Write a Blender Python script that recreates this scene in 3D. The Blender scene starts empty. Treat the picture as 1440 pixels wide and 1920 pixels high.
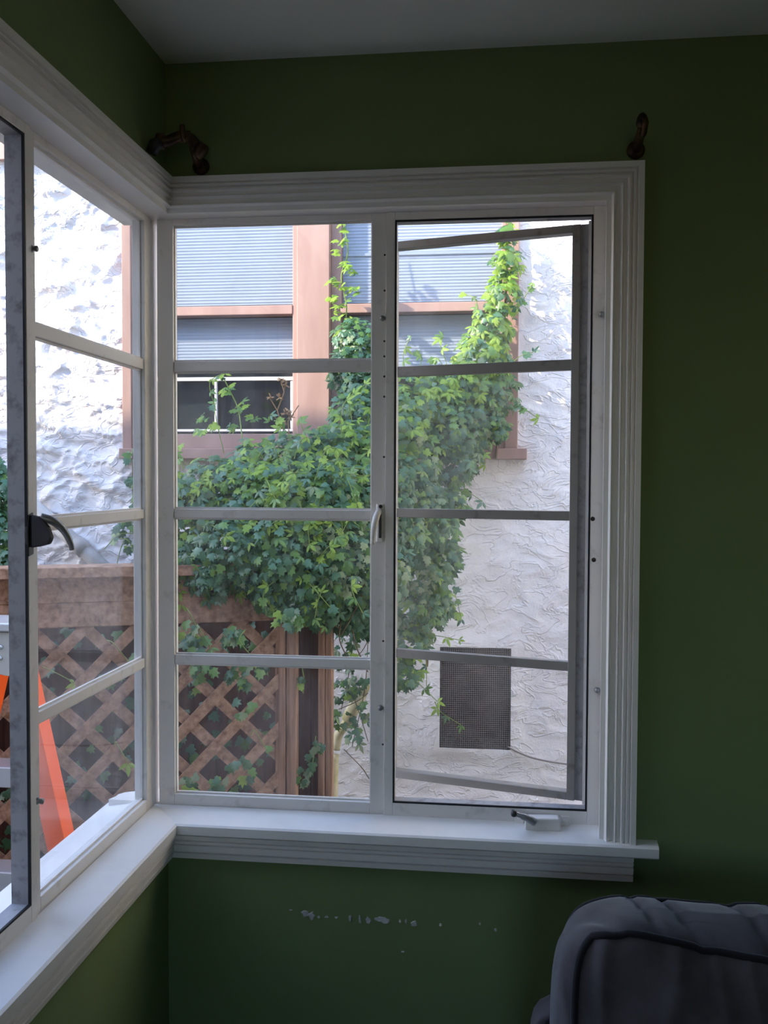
import bpy, bmesh, math, random
import numpy as np
from mathutils import Vector, Matrix

random.seed(7); np.random.seed(7)
S = bpy.context.scene
COL = S.collection

# ------------------------------------------------------------------ camera
CAM = Vector((0.71831596, -1.90701477, 0.65740589))
FPX = 1789.93
_y, _p, _r = [math.radians(a) for a in (-6.89072566, -2.02546157, 0.23057356)]
FWD = Vector((math.sin(_y)*math.cos(_p), math.cos(_y)*math.cos(_p), math.sin(_p)))
_r0 = Vector((math.cos(_y), -math.sin(_y), 0)); _u0 = _r0.cross(FWD)
RGT = _r0*math.cos(_r) + _u0*math.sin(_r); UPV = _u0*math.cos(_r) - _r0*math.sin(_r)
cd = bpy.data.cameras.new('camera'); cd.sensor_fit = 'HORIZONTAL'; cd.sensor_width = 36.0
cd.lens = 36.0*FPX/1440.0; cd.clip_start = 0.02; cd.clip_end = 200
co = bpy.data.objects.new('camera', cd); COL.objects.link(co)
M = Matrix((RGT, UPV, -FWD)).transposed().to_4x4(); M.translation = CAM
co.matrix_world = M
S.camera = co

def at(px, py, y):
    """point of the place on the plane y that the photo shows at (px, py)"""
    d = FWD + RGT*((px-720)/FPX) - UPV*((py-960)/FPX)
    t = (y-CAM.y)/d.y
    return CAM + d*t

# ------------------------------------------------------------------ sky, sun, exposure
SUN_DIR = Vector((1.0, 0.60, -0.65)).normalized()
W = bpy.data.worlds.new('sky'); S.world = W; W.use_nodes = True
nt = W.node_tree; nt.nodes.clear()
sky = nt.nodes.new('ShaderNodeTexSky'); sky.sky_type = 'NISHITA'; sky.sun_disc = False
sky.sun_elevation = math.asin(-SUN_DIR.z)
sky.sun_rotation = math.atan2(-SUN_DIR.x, -SUN_DIR.y)
sky.air_density = 1.0; sky.dust_density = 0.8; sky.ozone_density = 2.5
bg = nt.nodes.new('ShaderNodeBackground'); bg.inputs['Strength'].default_value = 0.62
wo = nt.nodes.new('ShaderNodeOutputWorld')
nt.links.new(sky.outputs[0], bg.inputs[0]); nt.links.new(bg.outputs[0], wo.inputs[0])
sl = bpy.data.lights.new('sun', 'SUN'); sl.energy = 5.7; sl.angle = math.radians(0.53); sl.color = (1.0, 0.87, 0.68)
so = bpy.data.objects.new('sun', sl); COL.objects.link(so)
so.rotation_euler = SUN_DIR.to_track_quat('-Z', 'Y').to_euler(); so.location = (-6, -5, 6)
S.view_settings.view_transform = 'Standard'; S.view_settings.look = 'None'
S.view_settings.gamma = 1.0; S.view_settings.use_curve_mapping = False
S.view_settings.exposure = 0.93
S.cycles.use_denoising = True
S.cycles.max_bounces = 14; S.cycles.diffuse_bounces = 7; S.cycles.transparent_max_bounces = 24
S.cycles.sample_clamp_indirect = 6.0
S.cycles.caustics_reflective = False; S.cycles.caustics_refractive = False

# ------------------------------------------------------------------ materials
def lin(r, g, b):
    f = lambda c: (c/255/12.92) if c/255 <= 0.04045 else ((c/255+0.055)/1.055)**2.4
    return (f(r), f(g), f(b), 1)
MATS = {}
def mat(name, col, rough=0.5, spec=0.4, var=None, vscale=8.0, vlo=0.4, vhi=0.6, bump=0.0, bscale=40.0, bdist=0.002, stretch=(1,1,1), metal=0.0,
        translucent=0.0, detail=5.0, coat=0.0, sheen=0.0):
    m = bpy.data.materials.new(name); m.use_nodes = True
    n = m.node_tree.nodes; l = m.node_tree.links
    p = n['Principled BSDF']; out = n['Material Output']
    p.inputs['Base Color'].default_value = col; p.inputs['Roughness'].default_value = rough
    p.inputs['Specular IOR Level'].default_value = spec; p.inputs['Metallic'].default_value = metal
    if coat: p.inputs['Coat Weight'].default_value = coat
    if sheen:
        p.inputs['Sheen Weight'].default_value = sheen; p.inputs['Sheen Roughness'].default_value = 0.4
    tc = n.new('ShaderNodeTexCoord'); mp = n.new('ShaderNodeMapping'); mp.inputs['Scale'].default_value = stretch
    l.new(tc.outputs['Object'], mp.inputs[0])
    if var is not None:
        t = n.new('ShaderNodeTexNoise'); t.inputs['Scale'].default_value = vscale; t.inputs['Detail'].default_value = detail
        t.inputs['Roughness'].default_value = 0.6
        l.new(mp.outputs[0], t.inputs['Vector'])
        r = n.new('ShaderNodeMapRange'); r.inputs['From Min'].default_value = vlo; r.inputs['From Max'].default_value = vhi
        l.new(t.outputs[0], r.inputs['Value'])
        mx = n.new('ShaderNodeMix'); mx.data_type = 'RGBA'
        mx.inputs[6].default_value = col; mx.inputs[7].default_value = var
        l.new(r.outputs[0], mx.inputs[0]); l.new(mx.outputs[2], p.inputs['Base Color'])
        colout = mx.outputs[2]
    else:
        colout = None
    if bump:
        t2 = n.new('ShaderNodeTexNoise'); t2.inputs['Scale'].default_value = bscale; t2.inputs['Detail'].default_value = 6
        l.new(mp.outputs[0], t2.inputs['Vector'])
        b = n.new('ShaderNodeBump'); b.inputs['Strength'].default_value = bump; b.inputs['Distance'].default_value = bdist
        l.new(t2.outputs[0], b.inputs['Height']); l.new(b.outputs[0], p.inputs['Normal'])
    if translucent:
        tr = n.new('ShaderNodeBsdfTranslucent'); tr.inputs[0].default_value = col
        if colout is not None: l.new(colout, tr.inputs[0])
        ms = n.new('ShaderNodeMixShader'); ms.inputs[0].default_value = translucent
        l.new(p.outputs[0], ms.inputs[1]); l.new(tr.outputs[0], ms.inputs[2]); l.new(ms.outputs[0], out.inputs[0])
    MATS[name] = m
    return m

def glass(name, dirt=0.04, dirt_hi=0.16, tint=(0.97, 0.98, 0.98, 1), refl=1.0, ramp=(0.45, 0.75), dirtcol=(0.75, 0.76, 0.8, 1)):
    m = bpy.data.materials.new(name); m.use_nodes = True
    n = m.node_tree.nodes; l = m.node_tree.links; n.clear()
    out = n.new('ShaderNodeOutputMaterial')
    tr = n.new('ShaderNodeBsdfTransparent'); tr.inputs[0].default_value = tint
    gl = n.new('ShaderNodeBsdfGlossy'); gl.inputs['Roughness'].default_value = 0.01
    lw = n.new('ShaderNodeLayerWeight'); lw.inputs[0].default_value = 0.5
    pw = n.new('ShaderNodeMath'); pw.operation = 'POWER'; pw.inputs[1].default_value = 4.0; l.new(lw.outputs['Facing'], pw.inputs[0])
    fr = n.new('ShaderNodeMath'); fr.operation = 'MULTIPLY_ADD'; fr.inputs[1].default_value = 0.5; fr.inputs[2].default_value = 0.022*refl
    l.new(pw.outputs[0], fr.inputs[0])
    m1 = n.new('ShaderNodeMixShader'); l.new(fr.outputs[0], m1.inputs[0]); l.new(tr.outputs[0], m1.inputs[1]); l.new(gl.outputs[0], m1.inputs[2])
    df = n.new('ShaderNodeBsdfDiffuse'); df.inputs[0].default_value = dirtcol
    tl = n.new('ShaderNodeBsdfTranslucent'); tl.inputs[0].default_value = dirtcol
    md = n.new('ShaderNodeMixShader'); md.inputs[0].default_value = 0.6
    l.new(df.outputs[0], md.inputs[1]); l.new(tl.outputs[0], md.inputs[2])
    tc = n.new('ShaderNodeTexCoord'); mp = n.new('ShaderNodeMapping'); mp.inputs['Scale'].default_value = (1, 1, 0.5)
    l.new(tc.outputs['Object'], mp.inputs[0])
    ns = n.new('ShaderNodeTexNoise'); ns.inputs['Scale'].default_value = 7; ns.inputs['Detail'].default_value = 8; ns.inputs['Roughness'].default_value = 0.65
    l.new(mp.outputs[0], ns.inputs['Vector'])
    mr = n.new('ShaderNodeMapRange'); mr.inputs['From Min'].default_value = ramp[0]; mr.inputs['From Max'].default_value = ramp[1]
    mr.inputs['To Min'].default_value = dirt; mr.inputs['To Max'].default_value = dirt_hi
    l.new(ns.outputs[0], mr.inputs['Value'])
    m2 = n.new('ShaderNodeMixShader'); l.new(mr.outputs[0], m2.inputs[0]); l.new(m1.outputs[0], m2.inputs[1]); l.new(md.outputs[0], m2.inputs[2])
    l.new(m2.outputs[0], out.inputs[0])
    MATS[name] = m
    return m

mat('wall_paint', (0.172, 0.232, 0.100, 1), 0.75, 0.25, (0.182, 0.245, 0.108, 1), 3, bump=0.12, bscale=160, bdist=0.001)
mat('ceiling_paint', (0.84, 0.84, 0.78, 1), 0.8, 0.2, bump=0.15, bscale=120, bdist=0.001)
mat('floor_wood', (0.20, 0.11, 0.055, 1), 0.4, 0.4, (0.12, 0.06, 0.03, 1), 6, stretch=(1, 12, 1))
mat('trim_paint', (0.80, 0.765, 0.745, 1), 0.38, 0.45, (0.75, 0.715, 0.695, 1), 14, 0.5, 0.75, bump=0.08, bscale=70, bdist=0.001)
mat('frame_paint', (0.74, 0.70, 0.675, 1), 0.4, 0.45, (0.62, 0.58, 0.55, 1), 30, 0.58, 0.70, bump=0.12, bscale=90, bdist=0.001)
mat('sash_paint', (0.27, 0.25, 0.24, 1), 0.5, 0.4, (0.15, 0.13, 0.125, 1), 22, 0.58, 0.75, bump=0.2, bscale=90, bdist=0.001)
mat('weathered_frame', (0.36, 0.35, 0.37, 1), 0.55, 0.4, (0.17, 0.16, 0.165, 1), 40, 0.50, 0.72, bump=0.4, bscale=120, bdist=0.002)
mat('gasket_black', (0.012, 0.012, 0.016, 1), 0.6, 0.3)
mat('grime', (0.05, 0.04, 0.035, 1), 0.9, 0.1)
mat('metal_dark', (0.045, 0.043, 0.047, 1), 0.42, 0.5, metal=0.5, bump=0.2, bscale=150, bdist=0.0006)
mat('metal_grey', (0.30, 0.30, 0.31, 1), 0.38, 0.5, metal=0.6)
mat('metal_bronze', (0.045, 0.026, 0.014, 1), 0.4, 0.5, (0.10, 0.05, 0.02, 1), 30, metal=0.6)
mat('stucco_white', (0.75, 0.71, 0.725, 1), 0.9, 0.15, (0.68, 0.62, 0.63, 1), 2.2, 0.45, 0.72, bump=0.55, bscale=110, bdist=0.004)
mat('house_plain', (0.78, 0.76, 0.74, 1), 0.9, 0.15)
mat('roof_shingle', (0.20, 0.17, 0.15, 1), 0.9, 0.1, (0.13, 0.11, 0.10, 1), 12)
mat('bounce_cream', (0.88, 0.78, 0.55, 1), 0.9, 0.15)  # warm tint for the added block that bounces sunlight
mat('house_far', (0.42, 0.40, 0.38, 1), 0.9, 0.15)
mat('brown_trim', (0.37, 0.235, 0.20, 1), 0.55, 0.35, (0.32, 0.195, 0.165, 1), 12, stretch=(1, 1, 0.2), bump=0.1)
mat('brown_dark', (0.115, 0.050, 0.036, 1), 0.75, 0.2, (0.07, 0.028, 0.02, 1), 10, stretch=(6, 6, 0.5))
mat('cedar', (0.44, 0.265, 0.18, 1), 0.8, 0.2, (0.17, 0.085, 0.052, 1), 9, 0.35, 0.7, bump=0.35, bscale=30, bdist=0.003, stretch=(5, 5, 5))
mat('cedar_grain', (0.42, 0.25, 0.17, 1), 0.8, 0.2, (0.155, 0.075, 0.045, 1), 6, 0.35, 0.7, bump=0.4, bscale=20, bdist=0.003, stretch=(9, 9, 0.6))
mat('shade_fabric', (0.60, 0.64, 0.74, 1), 0.8, 0.2, translucent=0.1)
mat('window_white', (0.75, 0.75, 0.76, 1), 0.5, 0.4)
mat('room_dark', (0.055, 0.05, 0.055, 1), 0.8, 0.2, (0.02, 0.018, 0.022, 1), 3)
mat('vent_dark', (0.075, 0.05, 0.048, 1), 0.9, 0.1, (0.16, 0.11, 0.10, 1), 9)
mat('wire', (0.22, 0.19, 0.19, 1), 0.6, 0.4, metal=0.3)
mat('rust', (0.45, 0.26, 0.16, 1), 0.9, 0.1)
mat('ground_soil', (0.16, 0.14, 0.115, 1), 0.95, 0.1, (0.08, 0.07, 0.05, 1), 5, bump=0.4, bscale=20, bdist=0.01)
mat('orange_fiberglass', (0.90, 0.115, 0.016, 1), 0.45, 0.4)
mat('aluminium', (0.62, 0.63, 0.66, 1), 0.35, 0.5, metal=0.7)
mat('plate_grey', (0.46, 0.45, 0.42, 1), 0.5, 0.4)
mat('pvc_grey', (0.44, 0.43, 0.43, 1), 0.5, 0.4, (0.3, 0.28, 0.27, 1), 10)
mat('pvc_yellowed', (0.72, 0.62, 0.42, 1), 0.5, 0.4, (0.5, 0.44, 0.2, 1), 16)
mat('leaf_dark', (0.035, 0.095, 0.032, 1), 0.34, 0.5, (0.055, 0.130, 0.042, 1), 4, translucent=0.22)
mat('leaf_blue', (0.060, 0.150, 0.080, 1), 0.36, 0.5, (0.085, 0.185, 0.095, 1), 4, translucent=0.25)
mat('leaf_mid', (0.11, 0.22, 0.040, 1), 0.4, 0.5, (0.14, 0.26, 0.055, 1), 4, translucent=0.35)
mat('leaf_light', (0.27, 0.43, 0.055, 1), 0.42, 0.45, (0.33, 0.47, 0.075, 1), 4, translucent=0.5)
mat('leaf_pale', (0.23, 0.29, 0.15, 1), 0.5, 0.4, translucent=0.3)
mat('stem_green', (0.22, 0.30, 0.075, 1), 0.6, 0.3, translucent=0.2)
mat('stem_brown', (0.13, 0.085, 0.05, 1), 0.8, 0.2)
mat('dry_flower', (0.30, 0.19, 0.11, 1), 0.9, 0.1)
mat('velvet', (0.060, 0.051, 0.055, 1), 0.9, 0.15, (0.080, 0.069, 0.074, 1), 14, bump=0.3, bscale=240, bdist=0.001, sheen=0.35)
mat('velvet_piping', (0.018, 0.016, 0.019, 1), 0.9, 0.1, sheen=0.3)
mat('paint_flake', (0.60, 0.58, 0.57, 1), 0.8, 0.2, (0.42, 0.42, 0.42, 1), 60)
_m = MATS['stucco_white']; _n = _m.node_tree.nodes; _l = _m.node_tree.links
_b0 = [q for q in _n if q.type == 'BUMP'][0]; _mp = [q for q in _n if q.type == 'MAPPING'][0]
_t = _n.new('ShaderNodeTexNoise'); _t.inputs['Scale'].default_value = 7.5; _t.inputs['Detail'].default_value = 3.5; _t.inputs['Distortion'].default_value = 0.9; _t.inputs['Roughness'].default_value = 0.55
_m2 = _n.new('ShaderNodeMapping'); _m2.inputs['Scale'].default_value = (1, 1, 1.7); _l.new(_mp.outputs[0], _m2.inputs[0]); _l.new(_m2.outputs[0], _t.inputs['Vector'])
_s1 = _n.new('ShaderNodeMath'); _s1.operation = 'SUBTRACT'; _s1.inputs[1].default_value = 0.5; _l.new(_t.outputs[0], _s1.inputs[0])
_s2 = _n.new('ShaderNodeMath'); _s2.operation = 'ABSOLUTE'; _l.new(_s1.outputs[0], _s2.inputs[0])
_s3 = _n.new('ShaderNodeMapRange'); _s3.inputs['From Min'].default_value = 0.0; _s3.inputs['From Max'].default_value = 0.035; _s3.inputs['To Min'].default_value = 1; _s3.inputs['To Max'].default_value = 0
_l.new(_s2.outputs[0], _s3.inputs['Value'])
_b1 = _n.new('ShaderNodeBump'); _b1.inputs['Strength'].default_value = 0.55; _b1.inputs['Distance'].default_value = 0.006
_l.new(_s3.outputs[0], _b1.inputs['Height']); _l.new(_b1.outputs[0], _b0.inputs['Normal'])
glass('pane_glass', 0.008, 0.06)
glass('pane_dusty', 0.02, 0.09)
glass('neighbour_glass', 0.01, 0.05, (0.86, 0.88, 0.9, 1), 1.5)

# ------------------------------------------------------------------ mesh helpers
def tag(o, label=None, cat=None, group=None, kind=None):
    if label: o['label'] = label
    if cat: o['category'] = cat
    if group: o['group'] = group
    if kind: o['kind'] = kind
    return o
def empty(name, loc=(0, 0, 0)):
    o = bpy.data.objects.new(name, None); o.empty_display_size = 0.05; COL.objects.link(o); o.location = loc
    return o
def setparent(o, par):
    if par is None: return
    o.parent = par; o.matrix_parent_inverse = par.matrix_basis.inverted()   # locations stay world locations

class MB:
    def __init__(s): s.v = []; s.f = []; s.mi = []; s.cur = 0; s.smooth = []
    def add(s, vs, fs, smooth=False):
        b = len(s.v); s.v += [tuple(p) for p in vs]
        for q in fs: s.f.append([b+i for i in q]); s.mi.append(s.cur); s.smooth.append(smooth)
        return s
    def box(s, a, b, mp=None):
        x0, y0, z0 = [min(a[i], b[i]) for i in range(3)]; x1, y1, z1 = [max(a[i], b[i]) for i in range(3)]
        vs = [(x0,y0,z0),(x1,y0,z0),(x1,y1,z0),(x0,y1,z0),(x0,y0,z1),(x1,y0,z1),(x1,y1,z1),(x0,y1,z1)]
        if mp: vs = [mp(*p) for p in vs]
        return s.add(vs, [(0,3,2,1),(4,5,6,7),(0,1,5,4),(1,2,6,5),(2,3,7,6),(3,0,4,7)])
    def beam(s, p, q, w, h, up=(0, 0, 1)):
        """bar from p to q, w across, h along 'up'"""
        p = Vector(p); q = Vector(q); d = (q-p).normalized(); u = Vector(up)
        a = d.cross(u).normalized(); u = a.cross(d).normalized()
        vs = []
        for c in (p, q):
            for i, j in ((-1,-1),(1,-1),(1,1),(-1,1)): vs.append(c + a*(i*w/2) + u*(j*h/2))
        return s.add(vs, [(0,3,2,1),(4,5,6,7),(0,1,5,4),(1,2,6,5),(2,3,7,6),(3,0,4,7)])
    def prism(s, poly, p, q, ax, ay, cap=True):
        """poly in (ax, ay) swept from p to q"""
        p = Vector(p); q = Vector(q); ax = Vector(ax); ay = Vector(ay); n = len(poly)
        vs = [p+ax*a+ay*b for a, b in poly] + [q+ax*a+ay*b for a, b in poly]
        fs = [(i, (i+1) % n, n+(i+1) % n, n+i) for i in range(n)]
        if cap: fs += [tuple(range(n))[::-1], tuple(range(n, 2*n))]
        return s.add(vs, fs)
    def loft(s, polys, smooth=False, closed=True, cap=True):
        n = len(polys[0]); vs = [p for q in polys for p in q]; fs = []
        for k in range(len(polys)-1):
            for i in range(n if closed else n-1):
                fs.append((k*n+i, k*n+(i+1) % n, (k+1)*n+(i+1) % n, (k+1)*n+i))
        if cap: fs += [tuple(range(n))[::-1], tuple(range((len(polys)-1)*n, len(polys)*n))]
        return s.add(vs, fs, smooth)
    def tube(s, pts, r, seg=8, cap=True, smooth=True):
        pts = [Vector(p) for p in pts]; rs = r if isinstance(r, (list, tuple)) else [r]*len(pts)
        polys = []; prev = None
        for i, p in enumerate(pts):
            d = (pts[min(i+1, len(pts)-1)] - pts[max(i-1, 0)]).normalized()
            a = prev if prev is not None else (Vector((0, 0, 1)) if abs(d.z) < 0.9 else Vector((1, 0, 0)))
            a = (a - d*a.dot(d)).normalized(); prev = a; b = d.cross(a)
            polys.append([p + (a*math.cos(t)+b*math.sin(t))*rs[i] for t in [2*math.pi*k/seg for k in range(seg)]])
        return s.loft(polys, smooth, True, cap)
    def lathe(s, prof, origin, axis, seg=14):
        o = Vector(origin); ax = Vector(axis).normalized()
        a = (Vector((0,0,1)) if abs(ax.z) < .9 else Vector((1,0,0))); a = (a-ax*a.dot(ax)).normalized(); b = ax.cross(a)
        return s.loft([[o+ax*h+(a*math.cos(2*math.pi*k/seg)+b*math.sin(2*math.pi*k/seg))*max(r, 1e-4) for k in range(seg)] for r, h in prof], True)
    def build(s, name, m, parent=None, bevel=0.0, fix=True):
        me = bpy.data.meshes.new(name); me.from_pydata(s.v, [], s.f); me.update()
        ms = m if isinstance(m, (list, tuple)) else [m]
        for k in ms: me.materials.append(MATS[k])
        me.polygons.foreach_set('material_index', s.mi); me.polygons.foreach_set('use_smooth', s.smooth)
        if fix:
            bm = bmesh.new(); bm.from_mesh(me); bmesh.ops.recalc_face_normals(bm, faces=bm.faces); bm.to_mesh(me); bm.free()
        o = bpy.data.objects.new(name, me); COL.objects.link(o); setparent(o, parent)
        if bevel:
            b = o.modifiers.new('bevel', 'BEVEL'); b.width = bevel; b.segments = 2; b.limit_method = 'ANGLE'; b.angle_limit = math.radians(40)
        return o
def bez(pts, n=6):
    """Catmull-Rom through points"""
    P = [Vector(p) for p in pts]; P = [P[0]*2-P[1]] + P + [P[-1]*2-P[-2]]; out = []
    for i in range(1, len(P)-2):
        for k in range(n):
            t = k/n; a, b, c, d = P[i-1:i+3]
            out.append(0.5*((2*b)+(c-a)*t+(2*a-5*b+4*c-d)*t*t+(3*b-a-3*c+d)*t**3))
    out.append(P[-2]); return out

# numpy gradient noise (2D) for relief
def pnoise(x, y, seed=0):
    rng = np.random.RandomState(seed); perm = rng.permutation(512); ang = rng.rand(512)*2*np.pi
    xi = np.floor(x).astype(int); yi = np.floor(y).astype(int); xf = x-xi; yf = y-yi
    g = lambda a, b: ang[perm[(a + perm[b & 511]) & 511]]
    def d(i, j):
        t = g(xi+i, yi+j); return np.cos(t)*(xf-i)+np.sin(t)*(yf-j)
    u = xf*xf*xf*(xf*(xf*6-15)+10); v = yf*yf*yf*(yf*(yf*6-15)+10)
    return (d(0,0)*(1-u)+d(1,0)*u)*(1-v)+(d(0,1)*(1-u)+d(1,1)*u)*v

# ------------------------------------------------------------------ the room shell
NY = 2.0                     # face of the neighbour's wall
D = 0.055                    # inside wall face, measured from the steel frame plane
CZ = 1.474; FZ = -0.86       # ceiling, floor
WX = 0.9185; WT = 1.183; WB = -0.060
LW = 1.115                   # far jamb of the left window
RX, RY = 3.4, -4.2
def struct(o, label=None, cat=None):
    o['kind'] = 'structure'
    if label: o['label'] = label
    if cat: o['category'] = cat
    return o
m = MB()
m.box((D, -D, FZ), (RX, 0.03, WB)); m.box((D, -D, WT+.013), (RX, 0.03, CZ)); m.box((WX+.013, -D, WB), (RX, 0.03, WT+.013))
wall_back = struct(m.build('wall_back', 'wall_paint'), 'green painted wall around the crank window facing the camera', 'wall')
m = MB()
m.box((D, -D, FZ), (-0.03, RY, WB)); m.box((D, -D, WT+.013), (-0.03, RY, CZ)); m.box((D, -LW-.013, WB), (-0.03, RY, WT+.013))
struct(m.build('wall_left', 'wall_paint'), 'green painted wall around the window at the left edge', 'wall')
struct(MB().box((RX, 0.03, FZ), (RX+0.1, RY-0.1, CZ)).build('wall_right', 'wall_paint'), 'green wall on the far right out of the picture', 'wall')
m = MB()
m.box((-0.03, RY, FZ), (0.9, RY-0.1, CZ)); m.box((1.7, RY, FZ), (RX, RY-0.1, CZ)); m.box((0.9, RY, FZ), (1.7, RY-0.1, 0.2)); m.box((0.9, RY, 1.15), (1.7, RY-0.1, CZ))  # the gap in this wall is added to let fill light in
struct(m.build('wall_rear', 'wall_paint'), 'green wall behind the camera with an opening added for fill light', 'wall')
struct(MB().box((-0.03, 0.03, FZ-0.1), (RX+0.1, RY-0.1, FZ)).build('floor', 'floor_wood'), 'brown wooden floor of the room', 'floor')
struct(MB().box((-0.03, 0.03, CZ), (RX+0.1, RY-0.1, CZ+0.12)).build('ceiling', 'ceiling_paint'), 'off white painted ceiling above the green walls', 'ceiling')
# outer skins of the same walls
m = MB(); m.box((-0.02, 0.031, -0.95), (RX, 0.09, -0.05)); m.box((-0.02, 0.031, 1.20), (RX, 0.09, 2.2)); m.box((0.95, 0.031, -0.05), (RX, 0.09, 1.20))
struct(m.build('wall_outside_back', 'house_plain'), 'plain stucco outside face of the back wall', 'wall')
m = MB(); m.box((-0.031, 0.09, -0.95), (-0.09, RY, -0.05)); m.box((-0.031, 0.09, 1.20), (-0.09, RY, 2.2)); m.box((-0.031, -LW-0.03, -0.05), (-0.09, RY, 1.20))
struct(m.build('wall_outside_left', 'house_plain'), 'plain stucco outside face of the left wall', 'wall')
# unseen wing added to shade the window corner and the side yard
struct(MB().box((-9.0, -1.45, -0.95), (-4.6, -1.95, 4.62)).box((-4.6, -1.45, -0.95), (-0.092, -4.5, 2.76)).build('added_shade_wing', 'house_far'), 'tall wing added out of view at the left to cast shade', 'wall')
struct(MB().box((-14, -8, -1.05), (9, 8, -0.951)).build('ground', 'ground_soil'), 'bare soil of the side yard outside', 'ground')

# ------------------------------------------------------------------ casings, stools, aprons
bk = lambda u, w, v: (u, w, v)            # back window:  u along the wall, w outwards, v up
lf = lambda u, w, v: (-w, -u, v)          # left window
PROF = [(0, .000), (0, .006), (.009, .0075), (.0125, .0145), (.015, .0140), (.017, .0095), (.0250, .0085), (.0285, .0160), (.0305, .0155), (.032, .0110), (.0375, .0105), (.0400, .0180), (.0430, .0180),
        (.0442, .0115), (.0472, .0115), (.0484, .0195), (.0515, .0195), (.0527, .0135), (.0552, .0135), (.0566, .0215), (.067, .0215), (.067, 0)]
ZI, ZO = 1.180, 1.247          # head casing, inner and outer edge
XI, XO = 0.9135, 0.9805
def casing_head(mp, u_end, mitre_out):
    a = []; b = []
    for t, h in PROF:
        a.append(mp(D+h, -D-h, ZI+t))                       # mitred into the inside corner
        b.append(mp(u_end+(t if mitre_out else 0), -D-h, ZI+t))
    return MB().loft([a, b])
def casing_side(mp, u_in):
    a = [mp(u_in+t, -D-h, -0.040) for t, h in PROF]; b = [mp(u_in+t, -D-h, ZI+t) for t, h in PROF]
    return MB().loft([a, b])
struct(casing_head(bk, XI, True).build('trim_1', 'trim_paint'), 'white fluted head casing over the window facing the camera', 'trim')
struct(casing_side(bk, XI).build('trim_2', 'trim_paint'), 'white fluted side casing right of the crank window', 'trim')
struct(casing_head(lf, LW-0.005, True).build('trim_3', 'trim_paint'), 'white fluted head casing over the left window', 'trim')
struct(casing_side(lf, LW-0.005).build('trim_4', 'trim_paint'), 'white fluted side casing at the far end of the left window', 'trim')
def stool(mp, u_end, horn, jamb):
    SF = 0.083
    prof = [(-0.012, -0.0225), (-SF+.004, -0.0365), (-SF, -0.040), (-SF, -0.057), (-SF+.003, -0.060), (-0.012, -0.060)]
    a = [mp(-w, w, v) for w, v in prof]
    b = [mp(jamb, w, v) for w, v in prof]
    mm = MB().loft([a, b])
    if horn:   # the ear past the casing, in front of the wall only
        pr = [(-D, -0.0318), (-SF+.004, -0.0365), (-SF, -0.040), (-SF, -0.057), (-SF+.003, -0.060), (-D, -0.060)]
        mm = MB().loft([a, b]); mm.loft([[mp(jamb, w, v) for w, v in pr], [mp(u_end, w, v) for w, v in pr]])
    return mm
struct(stool(bk, 1.0225, True, WX).build('trim_5', 'trim_paint'), 'white window stool with the crank standing on it', 'trim')
struct(stool(lf, LW+0.10, True, LW).build('trim_6', 'trim_paint'), 'white window stool along the left wall', 'trim')
AP = [(-D, -0.061), (-D-.023, -0.061), (-D-.023, -0.0675), (-D-.0155, -0.0685), (-D-.0155, -0.0725), (-D-.0205, -0.0735), (-D-.0205, -0.0765), (-D-.0130, -0.0775),
      (-D-.0130, -0.0815), (-D-.0190, -0.0825), (-D-.0175, -0.0945), (-D-.0095, -0.0955), (-D-.0095, -0.0985), (-D-.0165, -0.0995), (-D-.0140, -0.110), (-D, -0.110)]
def apron(mp, u_end): return MB().loft([[mp(-w, w, v) for w, v in AP], [mp(u_end, w, v) for w, v in AP]])
struct(apron(bk, 0.977).build('trim_7', 'trim_paint'), 'white grooved apron under the stool of the crank window', 'trim')
struct(apron(lf, LW+0.06).build('trim_8', 'trim_paint'), 'white grooved apron under the stool of the left window', 'trim')
# jamb linings between frame and casing
m = MB(); m.box((0.0, 0.028, WT), (WX+.02, -D-.001, WT+.012)); m.box((WX, 0.028, -0.036), (WX+.012, -D-.001, WT))
struct(m.build('trim_9', 'trim_paint'), 'white jamb lining around the crank window', 'trim')
m = MB(); m.box((-0.028, 0.0, WT+.0002), (D+.001, -LW-.02, WT+.0122)); m.box((-0.028, -LW, -0.036), (D+.001, -LW-.012, WT))
struct(m.build('trim_10', 'trim_paint'), 'white jamb lining around the left window', 'trim')
# corner post of the two windows
m = MB(); m.box((-0.022, 0.022, -0.05), (0.010, -0.010, WT))
struct(m.build('trim_11', 'trim_paint', bevel=0.006), 'white corner post where the two windows meet', 'trim')
# outside sills
m = MB(); m.loft([[lf(u, w, v) for w, v in ((0.012, -0.026), (0.10, -0.040), (0.115, -0.045), (0.115, -0.065), (0.012, -0.065))] for u in (-0.10, LW)])
struct(m.build('trim_12', 'trim_paint'), 'white outside sill below the left window', 'trim')
m = MB(); m.loft([[bk(u, w, v) for w, v in ((0.012, -0.026), (0.10, -0.040), (0.115, -0.045), (0.115, -0.065), (0.012, -0.065))] for u in (-0.10, WX+.02)])
struct(m.build('trim_13', 'trim_paint'), 'white outside sill below the crank window', 'trim')

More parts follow.
